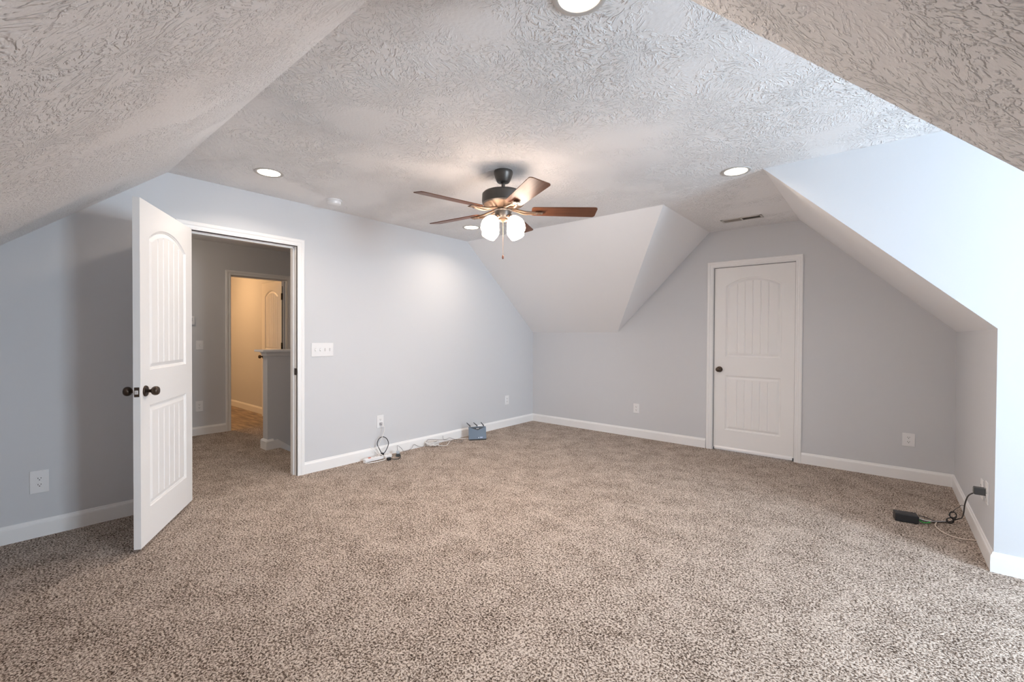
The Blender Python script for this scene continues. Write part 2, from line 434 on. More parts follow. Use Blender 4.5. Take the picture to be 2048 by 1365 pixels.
# casings: profile across the board, mitred round three sides
CAS = [(0.0, 0.0), (0.0, 0.011), (0.012, 0.014), (0.016, 0.0115), (0.030, 0.013), (0.036, 0.0175), (0.052, 0.018), (0.060, 0.015), (0.060, 0.0)]
def casing(g, o, along, out, w_, h, prof=CAS, foot=0.0):
    o = Vector(o); a = Vector(along); n = Vector(out); z = Vector((0, 0, 1))
    g.sweep([(o + z * foot, -a, n), (o + z * h, -a + z, n), (o + a * w_ + z * h, a + z, n), (o + a * w_ + z * foot, a, n)], prof)
# open doorway: jamb liner, stop, casings on both sides, strike plate
g = G()
g.box((-0.12, DY0 - 0.012, 0), (0.0, DY0 + 0.0, DZ)); g.box((-0.12, DY1, 0), (0.0, DY1 + 0.012, DZ)); g.box((-0.12, DY0 - 0.012, DZ), (0.0, DY1 + 0.012, DZ + 0.012))
for a, b in (((-0.085, DY0, 0), (-0.045, DY0 + 0.011, DZ)), ((-0.085, DY1 - 0.011, 0), (-0.045, DY1, DZ)), ((-0.085, DY0, DZ - 0.011), (-0.045, DY1, DZ))): g.box(a, b, 0.002)
casing(g, (0.0, DY0 - 0.006, 0), (0, 1, 0), (1, 0, 0), DY1 - DY0 + 0.012, DZ + 0.006)
casing(g, (-0.12, DY0 - 0.006, 0), (0, 1, 0), (-1, 0, 0), DY1 - DY0 + 0.012, DZ + 0.006)
tr = tag(g.build('trim_1', trim_m), 'white door frame around the open doorway on the left', kind='structure')
g = G(); g.box((-0.040, DY1 - 0.0022, 0.905), (0.004, DY1 + 0.0005, 0.965), 0.001); g.box((0.0, DY1 - 0.003, 0.915), (0.009, DY1 + 0.003, 0.955), 0.001)
g.build('strike_plate', bronze_m, tr)['label'] = 'dark bronze strike plate'
# back door frame
g = G()
g.box((BX0 - 0.015, 0.001, 0), (BX0 - 0.004, 0.12, BZ)); g.box((BX1 + 0.001, 0.001, 0), (BX1 + 0.012, 0.12, BZ)); g.box((BX0 - 0.015, 0.001, BZ + 0.0), (BX1 + 0.012, 0.12, BZ + 0.012))
g.box((BX0 - 0.004, 0.055, 0), (BX0 + 0.01, 0.09, BZ)); g.box((BX1 - 0.01, 0.055, 0), (BX1 + 0.001, 0.09, BZ)); g.box((BX0, 0.055, BZ - 0.012), (BX1, 0.09, BZ))
casing(g, (BX0 - 0.010, 0.0, 0), (1, 0, 0), (0, -1, 0), BX1 - BX0 + 0.014, BZ + 0.006)
tag(g.build('trim_2', trim_m), 'white door frame around the closed door in the gable wall', kind='structure')
# bathroom doorway frame
g = G()
g.box((HX - 0.12, QY0 - 0.01, 0), (HX, QY0, QZ)); g.box((HX - 0.12, QY1, 0), (HX, QY1 + 0.01, QZ)); g.box((HX - 0.12, QY0 - 0.01, QZ), (HX, QY1 + 0.01, QZ + 0.01))
g.box((HX - 0.08, QY0, 0), (HX - 0.045, QY0 + 0.011, QZ)); g.box((HX - 0.08, QY0, QZ - 0.011), (HX - 0.045, QY1, QZ))
casing(g, (HX, QY0 - 0.004, 0), (0, 1, 0), (1, 0, 0), QY1 - QY0 + 0.008, QZ + 0.004)
tag(g.build('trim_5', trim_m), 'shaded white frame of the bathroom doorway beyond the hall', kind='structure')

# ------------------------------------------------------------------ doors
LW, LH, LT = 0.813, 2.030, 0.035
def panel_depth(x, z, W):
    """relief of a two-panel arch-top plank door face, x across, z up"""
    s = 0.118
    def prof(d):
        if d <= 0: return 0.0
        pts = [(0, 0), (0.005, -0.006), (0.010, -0.0065), (0.013, -0.011), (0.018, -0.011), (0.038, -0.0025), (0.044, -0.0022)]
        for (a, b), (c, e) in zip(pts, pts[1:]):
            if d <= c: return b + (e - b) * (d - a) / (c - a)
        dd = -0.0022
        inner0, inner1 = s + 0.044, W - s - 0.044
        n = 6; pw = (inner1 - inner0) / n
        k = (x - inner0) / pw; near = abs(k - round(k)) * pw
        if 0 < round(k) < n and near < 0.007: dd -= 0.006 * (1 - near / 0.007)
        return dd
    dx = min(x - s, W - s - x)
    cxm = W / 2; half = cxm - s; rise = 0.088
    R_ = (half * half + rise * rise) / (2 * rise)
    up_lo, up_side = 1.030, 1.822
    if z < 0.93:
        d = min(dx, z - 0.205, 0.818 - z)
    else:
        cz = up_side + rise - R_
        d = min(dx, z - up_lo, R_ - math.hypot(x - cxm, z - cz) if z > cz else 1.0)
    return prof(d)
def door_leaf_mesh(W):
    s = 0.118; xs = set([0.0, W])
    i0, i1 = s + 0.044, W - s - 0.044; pw = (i1 - i0) / 6
    for base, sg in ((s, 1), (W - s, -1)):
        for d in (0, 0.005, 0.010, 0.013, 0.018, 0.028, 0.038, 0.044): xs.add(round(base + sg * d, 5))
    for k in range(1, 6):
        for d in (-0.007, -0.0035, 0, 0.0035, 0.007): xs.add(round(i0 + k * pw + d, 5))
    for k in range(1, int(W / 0.012)): 
        x = k * 0.012
        if min(abs(x - q) for q in xs) > 0.005: xs.add(round(x, 5))
    xs = sorted(xs)
    zs = set([0.0, LH])
    for base, sg in ((0.205, 1), (0.818, -1), (1.030, 1)):
        for d in (0, 0.005, 0.010, 0.013, 0.018, 0.028, 0.038, 0.044): zs.add(round(base + sg * d, 5))
    k = 1.74
    while k < 1.93: zs.add(round(k, 5)); k += 0.003
    k = 0.03
    while k < LH:
        if min(abs(k - q) for q in zs) > 0.012: zs.add(round(k, 5))
        k += 0.03
    zs = sorted(zs)
    v, f = [], []; nx, nz = len(xs), len(zs)
    for side in (0, 1):
        for z in zs:
            for x in xs:
                d = panel_depth(x, z, W)
                v.append((x, (LT / 2 + d) * (1 if side else -1), z))
    off = nx * nz
    for j in range(nz - 1):
        for i in range(nx - 1):
            a = j * nx + i
            f.append((a, a + 1, a + nx + 1, a + nx)); f.append((off + a, off + a + nx, off + a + nx + 1, off + a + 1))
    for i in range(nx - 1):
        f.append((i, off + i, off + i + 1, i + 1)); t = (nz - 1) * nx + i; f.append((t, t + 1, off + t + 1, off + t))
    for j in range(nz - 1):
        a = j * nx; f.append((a, a + nx, off + a + nx, off + a)); a += nx - 1; f.append((a, off + a, off + a + nx, a + nx))
    me = bpy.data.meshes.new('door_leaf'); me.from_pydata(v, [], f); me.update(); me.materials.append(door_m)
    return me
def add_leaf(W, parent, z0=0.0):
    o = bpy.data.objects.new('door_leaf', door_leaf_mesh(W)); COL.objects.link(o); o.parent = parent; o.location = (0, 0, z0)
    return o
def knob(parent, loc, ny):
    """round knob on a rose; ny = +1/-1: which face it sits on (local y)"""
    rot = Matrix.Translation(loc) @ Matrix.Rotation(-ny * math.pi / 2, 4, 'X')
    k = G().lathe([(0.0001, 0.012), (0.0095, 0.012), (0.0095, 0.026), (0.013, 0.031), (0.0215, 0.036), (0.0262, 0.044), (0.0272, 0.052), (0.0255, 0.060), (0.0205, 0.0665), (0.012, 0.0695), (0.0001, 0.070)], 32, rot).build('door_knob', bronze_m, parent, True)
    r = G().lathe([(0.0001, 0), (0.0325, 0), (0.0325, 0.004), (0.030, 0.008), (0.022, 0.010), (0.0125, 0.0125), (0.0001, 0.0125)], 32, rot).build('rose', bronze_m, k, True)
    return k
def hinge(parent, loc, m, half=0.045):
    g = G(); x, y, z = loc
    g.lathe([(0.0001, z - half - .004), (0.0045, z - half - .002), (0.0062, z - half), (0.0062, z + half), (0.0045, z + half + .002), (0.0001, z + half + .004)], 14, Matrix.Translation((x, y, 0)))
    g.box((x - 0.001, y - 0.001, z - half), (x + 0.0012, y + 0.032, z + half))
    return g.build('hinge', m, parent, True)
# open door: local x runs from hinge to free edge; local +y is the face towards the camera
u = Vector((0.852, -0.524, 0)).normalized(); nrm = Vector((0.524, 0.852, 0))
d1 = empty('door_1', (0.0493 - nrm.x * LT / 2, -4.279 - nrm.y * LT / 2, 0.02), math.atan2(u.y, u.x))
tag(d1, 'white two-panel arch-top door standing open into the room', 'door', kind='structure')
add_leaf(LW, d1)
knob(d1, (LW - 0.060, LT / 2, 0.910), 1); knob(d1, (LW - 0.060, -LT / 2, 0.910), -1)
g = G().box((LW - 0.001, -0.0125, 0.910 - 0.028), (LW + 0.0012, 0.0125, 0.910 + 0.028), 0.0008)
lp = g.build('latch_plate', bronze_m, d1)
G().box((LW, -0.0085, 0.897), (LW + 0.010, 0.0085, 0.921), 0.003).build('latch_bolt', steel_m, lp)['label'] = 'bright latch bolt'
for z in (0.20, 1.02, 1.80): hinge(d1, (-0.008, -LT / 2 - 0.003, z), bronze_m)
# closed door in the gable wall: hinged on the right
BW = BX1 - BX0 - 0.004
d2 = empty('door_2', (BX0 + 0.001, 0.032, 0.032))
tag(d2, 'closed white two-panel arch-top door in the gable wall', 'door', kind='structure')
lf = add_leaf(BW, d2); lf.scale = (1, 1, (BZ - 0.004 - 0.032) / LH)
knob(d2, (0.058, -LT / 2, 0.872), -1)
g = G().prism([(0.012, -0.018, -0.022), (0.012, -0.028, -0.022), (0.012, -0.026, -0.004), (0.012, -0.018, 0.014)], (BW - 0.022, 0, 0))
g.build('door_sweep', plastic_m, d2)
g = G().box((0.0, -0.024, -0.03), (0.014, 0.0, -0.006), 0.002).box((BW - 0.013, -0.024, -0.03), (BW, 0.0, -0.002), 0.002)  # dark pieces stand in for the shaded gaps at both bottom corners
g.build('corner_gap_piece', darkgrey_m, d2)['label'] = 'dark pieces standing in for the open bottom corner gaps'
# dark strip set in the gap round the door
g = G().box((BX0 - 0.004, 0.012, 0.03), (BX0 + 0.001, 0.055, BZ)).box((BX0, 0.012, BZ - 0.004), (BX1, 0.055, BZ))
ws = g.build('door_gap_strip', dark_slot_m, d2); ws.location = -Vector(d2.location)
# bathroom door, open against the bathroom wall
d3 = empty('door_3', (HX - 0.06, QY1 - 0.030, 0.012), math.pi)
tag(d3, 'white arch-top bathroom door standing open in warm light', 'door', kind='structure')
add_leaf(0.70, d3)
knob(d3, (0.645, 0.0175, 0.915), 1)
for z in (0.20, 1.09, 1.80):
    G().box((-0.012, 0.004, z - 0.047), (0.012, 0.0225, z + 0.047), 0.003).build('hinge', blackmetal_m, d3)
G().box((-0.004, 0.006, 0.0), (0.0, 0.013, 1.95)).build('hinge_gap', blackmetal_m, d3)['label'] = 'dark gap strip between the hinges'

# ------------------------------------------------------------------ dormer window (to the right, out of frame)
wn = empty('window_1', (XD, 0, 0)); tag(wn, 'white double window in the dormer, right of the frame', 'window', kind='structure')
g = G()
ym = (WY0 + WY1) / 2
for y0, y1, z0, z1 in ((WY0, WY0 + .045, WZ0, WZ1), (WY1 - .045, WY1, WZ0, WZ1), (ym - .04, ym + .04, WZ0, WZ1), (WY0, WY1, WZ0, WZ0 + .05), (WY0, WY1, WZ1 - .05, WZ1), (WY0, WY1, 1.40, 1.44)):
    g.box((0.02, y0, z0), (0.07, y1, z1))
g.build('window_frame', trim_m, wn)
G().box((0.040, WY0 + .045, WZ0 + .05), (0.044, WY1 - .045, WZ1 - .05)).build('window_pane', glass_m, wn)
g = G().box((-0.03, WY0 - 0.08, WZ0 - 0.02), (0.03, WY1 + 0.08, WZ0), 0.003)
g.build('window_sill', trim_m, wn)

# ------------------------------------------------------------------ recessed lights
def recessed(x, y, label):
    t = empty('recessed_light', (x, y, H)); tag(t, label, 'ceiling light', 'recessed ceiling lights')
    G().lathe([(0.096, 0.0), (0.096, -0.003), (0.090, -0.006), (0.076, -0.004), (0.073, 0.0)], 48).build('trim_ring', ring_m, t, True)
    G().lathe([(0.0001, -0.0025), (0.0735, -0.0025), (0.0735, -0.0005), (0.0001, -0.0005)], 48).build('lens', lens_m, t)
    d = bpy.data.lights.new('recessed_beam', 'AREA'); d.shape = 'DISK'; d.size = 0.14
    d.energy = CAN_WATT; d.color = CAN_COL; d.spread = math.radians(140)
    o = bpy.data.objects.new('recessed_beam', d); COL.objects.link(o); o.location = (x, y, H - 0.0032)
    return t
recessed(0.575, -3.940, 'round recessed light in the ceiling above the open doorway, left of the smoke detector')
recessed(0.560, -1.856, 'small round recessed light seen just left of the fan shades')
recessed(3.200, -1.840, 'round recessed light at the dormer corner, right of the fan')
recessed(3.200, -3.955, 'large round recessed light cut off by the top edge of the photo')

# smoke detector
t = empty('smoke_detector', (0.315, -3.30, H)); tag(t, 'round white smoke detector on the ceiling near the doorway', 'smoke detector')
G().lathe([(0.0001, 0), (0.066, 0), (0.066, -0.010), (0.060, -0.014), (0.0001, -0.014)], 40).build('base', plastic_m, t, True)
G().lathe([(0.0001, -0.010), (0.056, -0.014), (0.056, -0.017), (0.058, -0.019), (0.054, -0.036), (0.044, -0.043), (0.0001, -0.045)], 40).build('cover', plastic_m, t, True)
# ceiling vent
t = empty('ceiling_vent', (2.92, -0.422, H)); tag(t, 'flat grey ceiling register with dark louvers above the closed door', 'vent')
g = G(); L2, W2 = 0.185, 0.062
for a, b in (((-L2, -W2, -0.006), (L2, -W2 + .022, 0)), ((-L2, W2 - .022, -0.006), (L2, W2, 0)), ((-L2, -W2, -0.006), (-L2 + .022, W2, 0)), ((L2 - .022, -W2, -0.006), (L2, W2, 0)), ((-0.008, -W2, -0.006), (0.008, W2, 0))): g.box(a, b, 0.0015)
g.build('frame', paint('vent_paint', (0.62, 0.6, 0.58), 0.4, 0.02), t)
g = G()
for i in range(6):
    for (xa, xb, tilt) in ((-L2 + .02, -0.006, 1), (0.006, L2 - .02, -1)):
        y = -W2 + 0.027 + i * 0.014
        g.prism([(xa, y, -0.001), (xa, y + 0.0015, -0.001), (xa, y + 0.0015 + tilt * 0.006, -0.007), (xa, y + tilt * 0.006, -0.007)], (xb - xa, 0, 0))
g.build('louver', new_mat('louver_metal', (0.30, 0.27, 0.24), 0.5), t)
G().box((-L2 + .02, -W2 + .02, -0.0012), (L2 - .02, W2 - .02, -0.0004)).build('duct_opening', dark_slot_m, t)

# ------------------------------------------------------------------ ceiling fan
FX, FY = 1.913, -2.880
fan = empty('ceiling_fan', (FX, FY, H)); tag(fan, 'dark bronze ceiling fan with five walnut blades and lit frosted shades', 'ceiling fan')
G().lathe([(0.0001, 0), (0.066, 0), (0.068, -0.006), (0.068, -0.018), (0.066, -0.026), (0.058, -0.050), (0.048, -0.072), (0.042, -0.080), (0.020, -0.082), (0.0001, -0.082)], 40).build('canopy', fanmetal_m, fan, True)
G().lathe([(0.0001, -0.075), (0.020, -0.075), (0.021, -0.084), (0.0135, -0.088), (0.0135, -0.125), (0.022, -0.128), (0.024, -0.138), (0.0001, -0.138)], 24).build('downrod', fanmetal_m, fan, True)
MZ = -0.136
G().lathe([(0.0001, MZ), (0.030, MZ), (0.095, MZ - 0.006), (0.138, MZ - 0.018), (0.150, MZ - 0.030), (0.152, MZ - 0.080), (0.149, MZ - 0.098), (0.140, MZ - 0.106)], 56).build('motor_housing', fanmetal_m, fan, True)
G().lathe([(0.140, MZ - 0.104), (0.120, MZ - 0.114), (0.090, MZ - 0.126), (0.066, MZ - 0.132), (0.0001, MZ - 0.132)], 56).build('motor_base', iron_m, fan, True)
G().lathe([(0.0001, -0.262), (0.060, -0.262), (0.064, -0.268), (0.062, -0.276), (0.050, -0.280), (0.0001, -0.282)], 40).build('flywheel', iron_m, fan, True)
G().lathe([(0.0001, -0.276), (0.066, -0.278), (0.067, -0.284), (0.060, -0.290), (0.058, -0.318), (0.050, -0.334), (0.030, -0.342), (0.0001, -0.343)], 40).build('switch_housing', fanmetal_m, fan, True)
G().lathe([(0.0001, -0.340), (0.034, -0.340), (0.034, -0.350), (0.020, -0.360), (0.0001, -0.362)], 32).build('light_fitter', iron_m, fan, True)
# blade: flat board with rounded corners, slightly pitched
def blade_mesh():
    r0, r1, w0, w1, th, c = 0.205, 0.672, 0.060, 0.070, 0.0055, 0.022
    out = []
    for cx_, cy_, a0 in ((r0 + c, -w0 + c, 180), (r1 - c, -w1 + c, 270), (r1 - c, w1 - c, 0), (r0 + c, w0 - c, 90)):
        for k in range(7):
            a = math.radians(a0 + 15 * k); out.append((cx_ + c * math.cos(a), cy_ + c * math.sin(a)))
    g = G(); g.prism([(x, y, -th / 2) for x, y in out], (0, 0, th))
    return g
PITCH = math.radians(-12)
first = None
for k in range(5):
    a = math.radians(-30 + 72 * k)
    if first is None:
        ir = G()
        # forked bracket: neck from the hub and a plate under the blade
        for sy in (-1, 1):
            ir.tube([(0.052, 0.012 * sy, -0.270), (0.10, 0.020 * sy, -0.280), (0.15, 0.028 * sy, -0.294), (0.20, 0.022 * sy, -0.296), (0.235, 0.016 * sy, -0.296)], 0.0075, 8)
        ir.box((0.225, -0.024, -0.300), (0.285, 0.024, -0.294), 0.002)
        io = ir.build('blade_iron', iron_m, fan, True)
        bo = blade_mesh().build('blade', blade_m, fan)
        first = (io, bo)
        screws = []
        for px_, py_ in ((0.243, -0.018), (0.243, 0.018), (0.280, 0)):
            sc_ = G().lathe([(0.0001, -0.304), (0.004, -0.303), (0.005, -0.300), (0.0001, -0.299)], 10, Matrix.Translation((px_, py_, 0)))
            screws.append(sc_.build('screw', fanmetal_m, io, True))
    else:
        io = first[0].copy(); COL.objects.link(io); bo = first[1].copy(); COL.objects.link(bo)
        for so in screws:
            so2 = so.copy(); COL.objects.link(so2); so2.parent = io
    io.rotation_euler = (0, 0, a)
    bo.matrix_local = Matrix.Rotation(a, 4, 'Z') @ Matrix.Translation((0, 0, -0.283)) @ Matrix.Rotation(PITCH, 4, 'X')
# lamps
VD = math.atan2(-5.2927 - FY, 4.022 - FX)
for k in range(4):
    a = VD + math.radians(45 + 90 * k)
    base = Matrix.Rotation(a, 4, 'Z') @ Matrix.Translation((0.081, 0, -0.345)) @ Matrix.Rotation(math.radians(-36), 4, 'Y')
    g = G(); g.tube([(0.015 * math.cos(a), 0.015 * math.sin(a), -0.335), (0.060 * math.cos(a), 0.060 * math.sin(a), -0.326), tuple(base @ Vector((0, 0, 0.004)))], 0.009, 10)
    arm = g.build('light_arm', iron_m, fan, True)
    G().lathe([(0.0001, 0.010), (0.020, 0.008), (0.026, 0.0), (0.027, -0.012), (0.0001, -0.014)], 24, base).build('socket_cap', iron_m, arm, True)
    sh = G().lathe([(0.022, -0.006), (0.030, -0.010), (0.044, -0.026), (0.054, -0.046), (0.0610, -0.066), (0.0620, -0.082), (0.0580, -0.104), (0.050, -0.128), (0.047, -0.130), (0.055, -0.104), (0.059, -0.082), (0.058, -0.066), (0.050, -0.046), (0.040, -0.027), (0.020, -0.012)], 36, base)
    sh.build('lamp_shade', shade_m, fan, True)
    d = bpy.data.lights.new('bulb_light', 'AREA'); d.shape = 'DISK'; d.size = 0.085; d.energy = BULB_WATT; d.color = BULB_COL
    o = bpy.data.objects.new('bulb_light', d); COL.objects.link(o)
    o.matrix_world = Matrix.Translation((FX, FY, H)) @ base @ Matrix.Translation((0, 0, -0.124))
ch = G(); ch.tube([(0, 0, -0.36), (0, 0, -0.600)], 0.0011, 6, 0)
for i in range(37): ch.lathe([(0.0001, -0.0022), (0.0020, 0), (0.0001, 0.0022)], 6, Matrix.Translation((0, 0, -0.365 - i * 0.0064)))
co = ch.build('pull_chain', brass_m, fan, True)
G().lathe([(0.0001, -0.598), (0.004, -0.600), (0.0065, -0.608), (0.0078, -0.617), (0.0058, -0.626), (0.0001, -0.629)], 16).build('chain_knob', new_mat('chain_knob_wood', (0.10, 0.04, 0.025), 0.35), co, True)

# ------------------------------------------------------------------ outlets and switches: local x across, local -y out of the wall, z up
def outlet(loc, rz, label, w_=0.073, h=0.117, plug=False):
    t = empty('wall_outlet', loc, rz); tag(t, label, 'outlet', 'wall outlets')
    G().box((-w_ / 2, -0.006, -h / 2), (w_ / 2, 0, h / 2), 0.0022).build('cover_plate', plastic_m, t)
    for s in (-1, 1):
        zc = 0.0195 * s
        g = G(); pts = []
        for k in range(24):
            a = 2 * math.pi * k / 24; pts.append((0.0172 * math.cos(a), -0.0058, zc + max(-0.0138, min(0.0138, 0.0172 * math.sin(a)))))
        g.prism(pts, (0, -0.0022, 0)); r = g.build('receptacle', plastic_m, t)
        g = G().box((-0.0078, -0.0086, zc - 0.001), (-0.0052, -0.0075, zc + 0.008)).box((0.0052, -0.0086, zc + 0.0), (0.0078, -0.0075, zc + 0.007))
        g.lathe([(0.0001, 0), (0.0028, 0), (0.0028, 0.001), (0.0001, 0.001)], 12, Matrix.Translation((0, -0.0086, zc - 0.007)) @ Matrix.Rotation(-math.pi / 2, 4, 'X'))
        g.build('slots', dark_slot_m, r)
    G().lathe([(0.0001, 0), (0.0032, 0), (0.0028, 0.0012), (0.0001, 0.0014)], 12, Matrix.Translation((0, -0.006, 0)) @ Matrix.Rotation(math.pi / 2, 4, 'X')).build('screw', plastic_m, t)
    return t
RL = math.pi / 2       # on the left wall: out of the wall is +x
outlet((0, -5.064, 0.343), RL, 'white outlet low on the left wall, left of the open door', 0.083, 0.139)
outlet((0, -2.625, 0.365), RL, 'white outlet with a plug and cord above the power strip', 0.080, 0.130)
outlet((0, -0.595, 0.371), RL, 'white outlet on the left wall between router and room corner', 0.080, 0.125)
outlet((1.641, 0, 0.359), 0, 'white outlet on the gable wall left of the closed door', 0.078, 0.122)
outlet((4.199, 0, 0.360), 0, 'white outlet on the gable wall right of the closed door', 0.085, 0.115)
outlet((HX, -3.541, 0.362), RL, 'white outlet low on the hall wall beside the bathroom doorway', 0.080, 0.132)
outlet((XR, -1.400, 0.352), -math.pi / 2, 'white outlet on the low knee wall, farther of the two from the dormer', 0.073, 0.115)
outlet((XR, -1.565, 0.372), -math.pi / 2, 'white outlet on the low knee wall holding the grey plug-in adapter', 0.08, 0.125)
def switch(loc, rz, n, ups, w_, h, label):
    t = empty('light_switch', loc, rz); tag(t, label, 'light switch', 'light switches')
    G().box((-w_ / 2, -0.006, -h / 2), (w_ / 2, 0, h / 2), 0.0022).build('cover_plate', plastic_m, t)
    for i in range(n):
        x = (i - (n - 1) / 2) * 0.046
        up = ups[i]
        g = G().prism([(x - 0.0045, -0.004, -0.011), (x - 0.0045, -0.006, -0.011), (x - 0.0045, -0.008 - (0 if up else .009), -0.009), (x - 0.0045, -0.008 - (.009 if up else 0), 0.009), (x - 0.0045, -0.006, 0.011), (x - 0.0045, -0.004, 0.011)], (0.009, 0, 0))
        g.build('toggle', plastic_m, t)
        zz = -0.012 if up else 0.010
        G().box((x - 0.005, -0.0066, -0.0125), (x + 0.005, -0.0058, 0.0125)).build('toggle_slot', new_mat('slot_grey', (0.25, 0.22, 0.22), 0.6) if i == 0 and 'slot_grey' not in bpy.data.materials else bpy.data.materials['slot_grey'], t)
    return t
switch((0, -3.246, 1.127), RL, 4, (0, 0, 1, 1), 0.210, 0.125, 'wide white four-gang light switch right of the open doorway')
switch((HX, -3.534, 1.128), RL, 1, (0,), 0.078, 0.115, 'small single light switch on the shaded hall wall')
t = empty('thermostat', (HX, -3.65, 1.435), RL); tag(t, 'pale thermostat mostly hidden behind the open door edge', 'thermostat')
G().box((-0.06, -0.022, -0.052), (0.06, 0, 0.052), 0.005).build('housing', plastic_m, t)
G().box((-0.035, -0.0228, -0.01), (0.035, -0.0218, 0.032)).build('display', clear_m, t)

# ------------------------------------------------------------------ router and cables along the left wall
rt = empty('wifi_router', (0.245, -1.425, 0.0), math.radians(54)); tag(rt, 'slate-grey wireless router with three short antennas on the carpet', 'router')
# stands on its edge, broad face (local -y) towards the camera, leaning back a little
FW, FH = 0.107, 0.150
g = G()
def tilt(x, y, z): return (x, y + (z - 0.02) * 0.22, z)
outl = [(-FW, 0.012), (-FW * .97, FH), (-0.004, FH + 0.004), (FW * .97, FH + 0.002), (FW, 0.016), (0.0, 0.006)]
g.prism([tilt(x, -0.022, z) for x, z in outl], (0, 0.040, 0))
g.build('body', router_m, rt)
g = G(); g.prism([tilt(-FW * .84, -0.0235, FH - 0.001), tilt(FW * .84, -0.0235, FH + 0.0005), tilt(0.004, -0.0245, FH - 0.034)], (0, 0.006, 0)); pn = g.build('top_panel', black_m, rt)
g = G()
for i, (dx, w_) in enumerate(((-0.014, 0.009), (-0.003, 0.006), (0.006, 0.009))): g.prism([tilt(dx, -0.0247, FH - 0.017), tilt(dx + w_, -0.0247, FH - 0.017), tilt(dx + w_, -0.0247, FH - 0.010), tilt(dx, -0.0247, FH - 0.010)], (0, 0.001, 0))
g.build('logo', logo_m, pn)
g = G().box((-FW * .96, -0.030, 0.0), (FW * .96, 0.026, 0.014), 0.004); g.build('stand', black_m, rt)
G().lathe([(0.0001, 0), (0.0028, 0), (0.0028, .0015), (0.0001, .002)], 12, Matrix.Translation(tilt(0.012, -0.0215, 0.030)) @ Matrix.Rotation(math.pi / 2, 4, 'X')).build('status_light', led_m, rt)
g = G()
for i in range(4): g.prism([tilt(0.030 + i * 0.008, -0.0225, 0.026), tilt(0.036 + i * 0.008, -0.0225, 0.026), tilt(0.036 + i * 0.008, -0.0225, 0.036), tilt(0.030 + i * 0.008, -0.0225, 0.036)], (0, 0.001, 0))
g.build('marking', mark_m, rt)
for i, (x0, dx) in enumerate(((-0.086, -0.040), (0.0, -0.042), (0.080, -0.030))):
    b0 = Vector(tilt(x0, 0.006, FH)); g = G()
    g.tube([b0, b0 + Vector((0, 0.0, 0.014))], 0.006, 10, 0)
    p = b0 + Vector((0, 0.0, 0.014)); q = p + Vector((dx, 0.01, 0.038))
    d = (q - p).normalized(); s_ = Vector((d.z, 0, -d.x))
    g.prism([p + s_ * 0.008 - d * 0.004, q + s_ * 0.0045, q - s_ * 0.0045, p - s_ * 0.008 - d * 0.004], (0, 0.008, 0))
    g.build('antenna', darkgrey_m, rt)
# power strip
ps = empty('power_strip', (0.098, -2.715, 0.0), math.radians(87)); tag(ps, 'white power strip lying on the carpet below the outlet', 'power strip')
G().box((-0.150, -0.026, 0.004), (0.150, 0.026, 0.036), 0.006).build('body', plastic_m, ps)
G().box((-0.105, -0.010, 0.035), (-0.080, 0.010, 0.040), 0.002).build('rocker_switch', red_m, ps)['label'] = 'red rocker switch'
for i in range(5):
    x = -0.045 + i * 0.040
    g = G().box((x - 0.008, -0.009, 0.0355), (x - 0.005, -0.001, 0.0365)).box((x - 0.008, 0.003, 0.0355), (x - 0.005, 0.010, 0.0365)).box((x + 0.003, -0.003, 0.0355), (x + 0.008, 0.003, 0.0365))
    g.build('socket', dark_slot_m, ps)
def cable(name, pts, r, m, label, cat='cable', group='cables along the left wall'):
    return tag(G().tube(pts, r).build(name, m, None, True), label, cat, group)
# strip cord: from the outlet, drooping, over the strip
wc = cable('electric_cable', [(0.020, -2.625, 0.343), (0.045, -2.622, 0.338), (0.060, -2.612, 0.300), (0.058, -2.628, 0.235), (0.056, -2.660, 0.170), (0.070, -2.700, 0.105), (0.110, -2.690, 0.055), (0.150, -2.660, 0.030), (0.175, -2.680, 0.012), (0.175, -2.760, 0.008), (0.150, -2.850, 0.007), (0.115, -2.885, 0.012), (0.098, -2.866, 0.020)], 0.0038, white_cable_m, 'white cord drooping from the outlet to the power strip')
g = G(); g.box((0.006, -2.638, 0.330), (0.030, -2.612, 0.356), 0.004); g.build('plug', new_mat('grey_plug', (0.35, 0.35, 0.38), 0.4), wc)['label'] = 'grey plug'
cable('electric_cable', [(0.062, -2.790, 0.150), (0.070, -2.765, 0.118), (0.085, -2.735, 0.085), (0.098, -2.700, 0.048)], 0.0030, white_cable_m, 'short grey-white cord end sticking up off the power strip')
bl = cable('electric_cable', [(0.098, -2.665, 0.050), (0.072, -2.678, 0.095), (0.058, -2.695, 0.150), (0.052, -2.672, 0.198), (0.050, -2.626, 0.212), (0.052, -2.580, 0.185), (0.056, -2.560, 0.130), (0.075, -2.600, 0.075), (0.100, -2.652, 0.046)], 0.0042, black_m, 'black cord standing up in a tall loop over the power strip')
g = G().box((0.086, -2.676, 0.036), (0.112, -2.650, 0.062), 0.004); g.build('plug', black_m, bl)
ad = cable('electric_cable', [(0.205, -2.640, 0.018), (0.235, -2.600, 0.008), (0.225, -2.540, 0.006), (0.185, -2.505, 0.014), (0.160, -2.512, 0.03)], 0.0040, black_m, 'short black cord between two black plugs beside the power strip')
G().box((0.182, -2.672, 0.002), (0.212, -2.632, 0.030), 0.006).build('plug', black_m, ad)
pa = empty('power_adapter', (0.150, -2.508, 0.0), math.radians(40)); tag(pa, 'small dark plug adapter with a pale top standing on the carpet', 'adapter')
G().box((-0.020, -0.016, 0.001), (0.020, 0.016, 0.032), 0.004).build('body', darkgrey_m, pa)
G().box((-0.016, -0.012, 0.031), (0.016, 0.012, 0.062), 0.005).build('top', clear_m, pa)['label'] = 'pale translucent top'
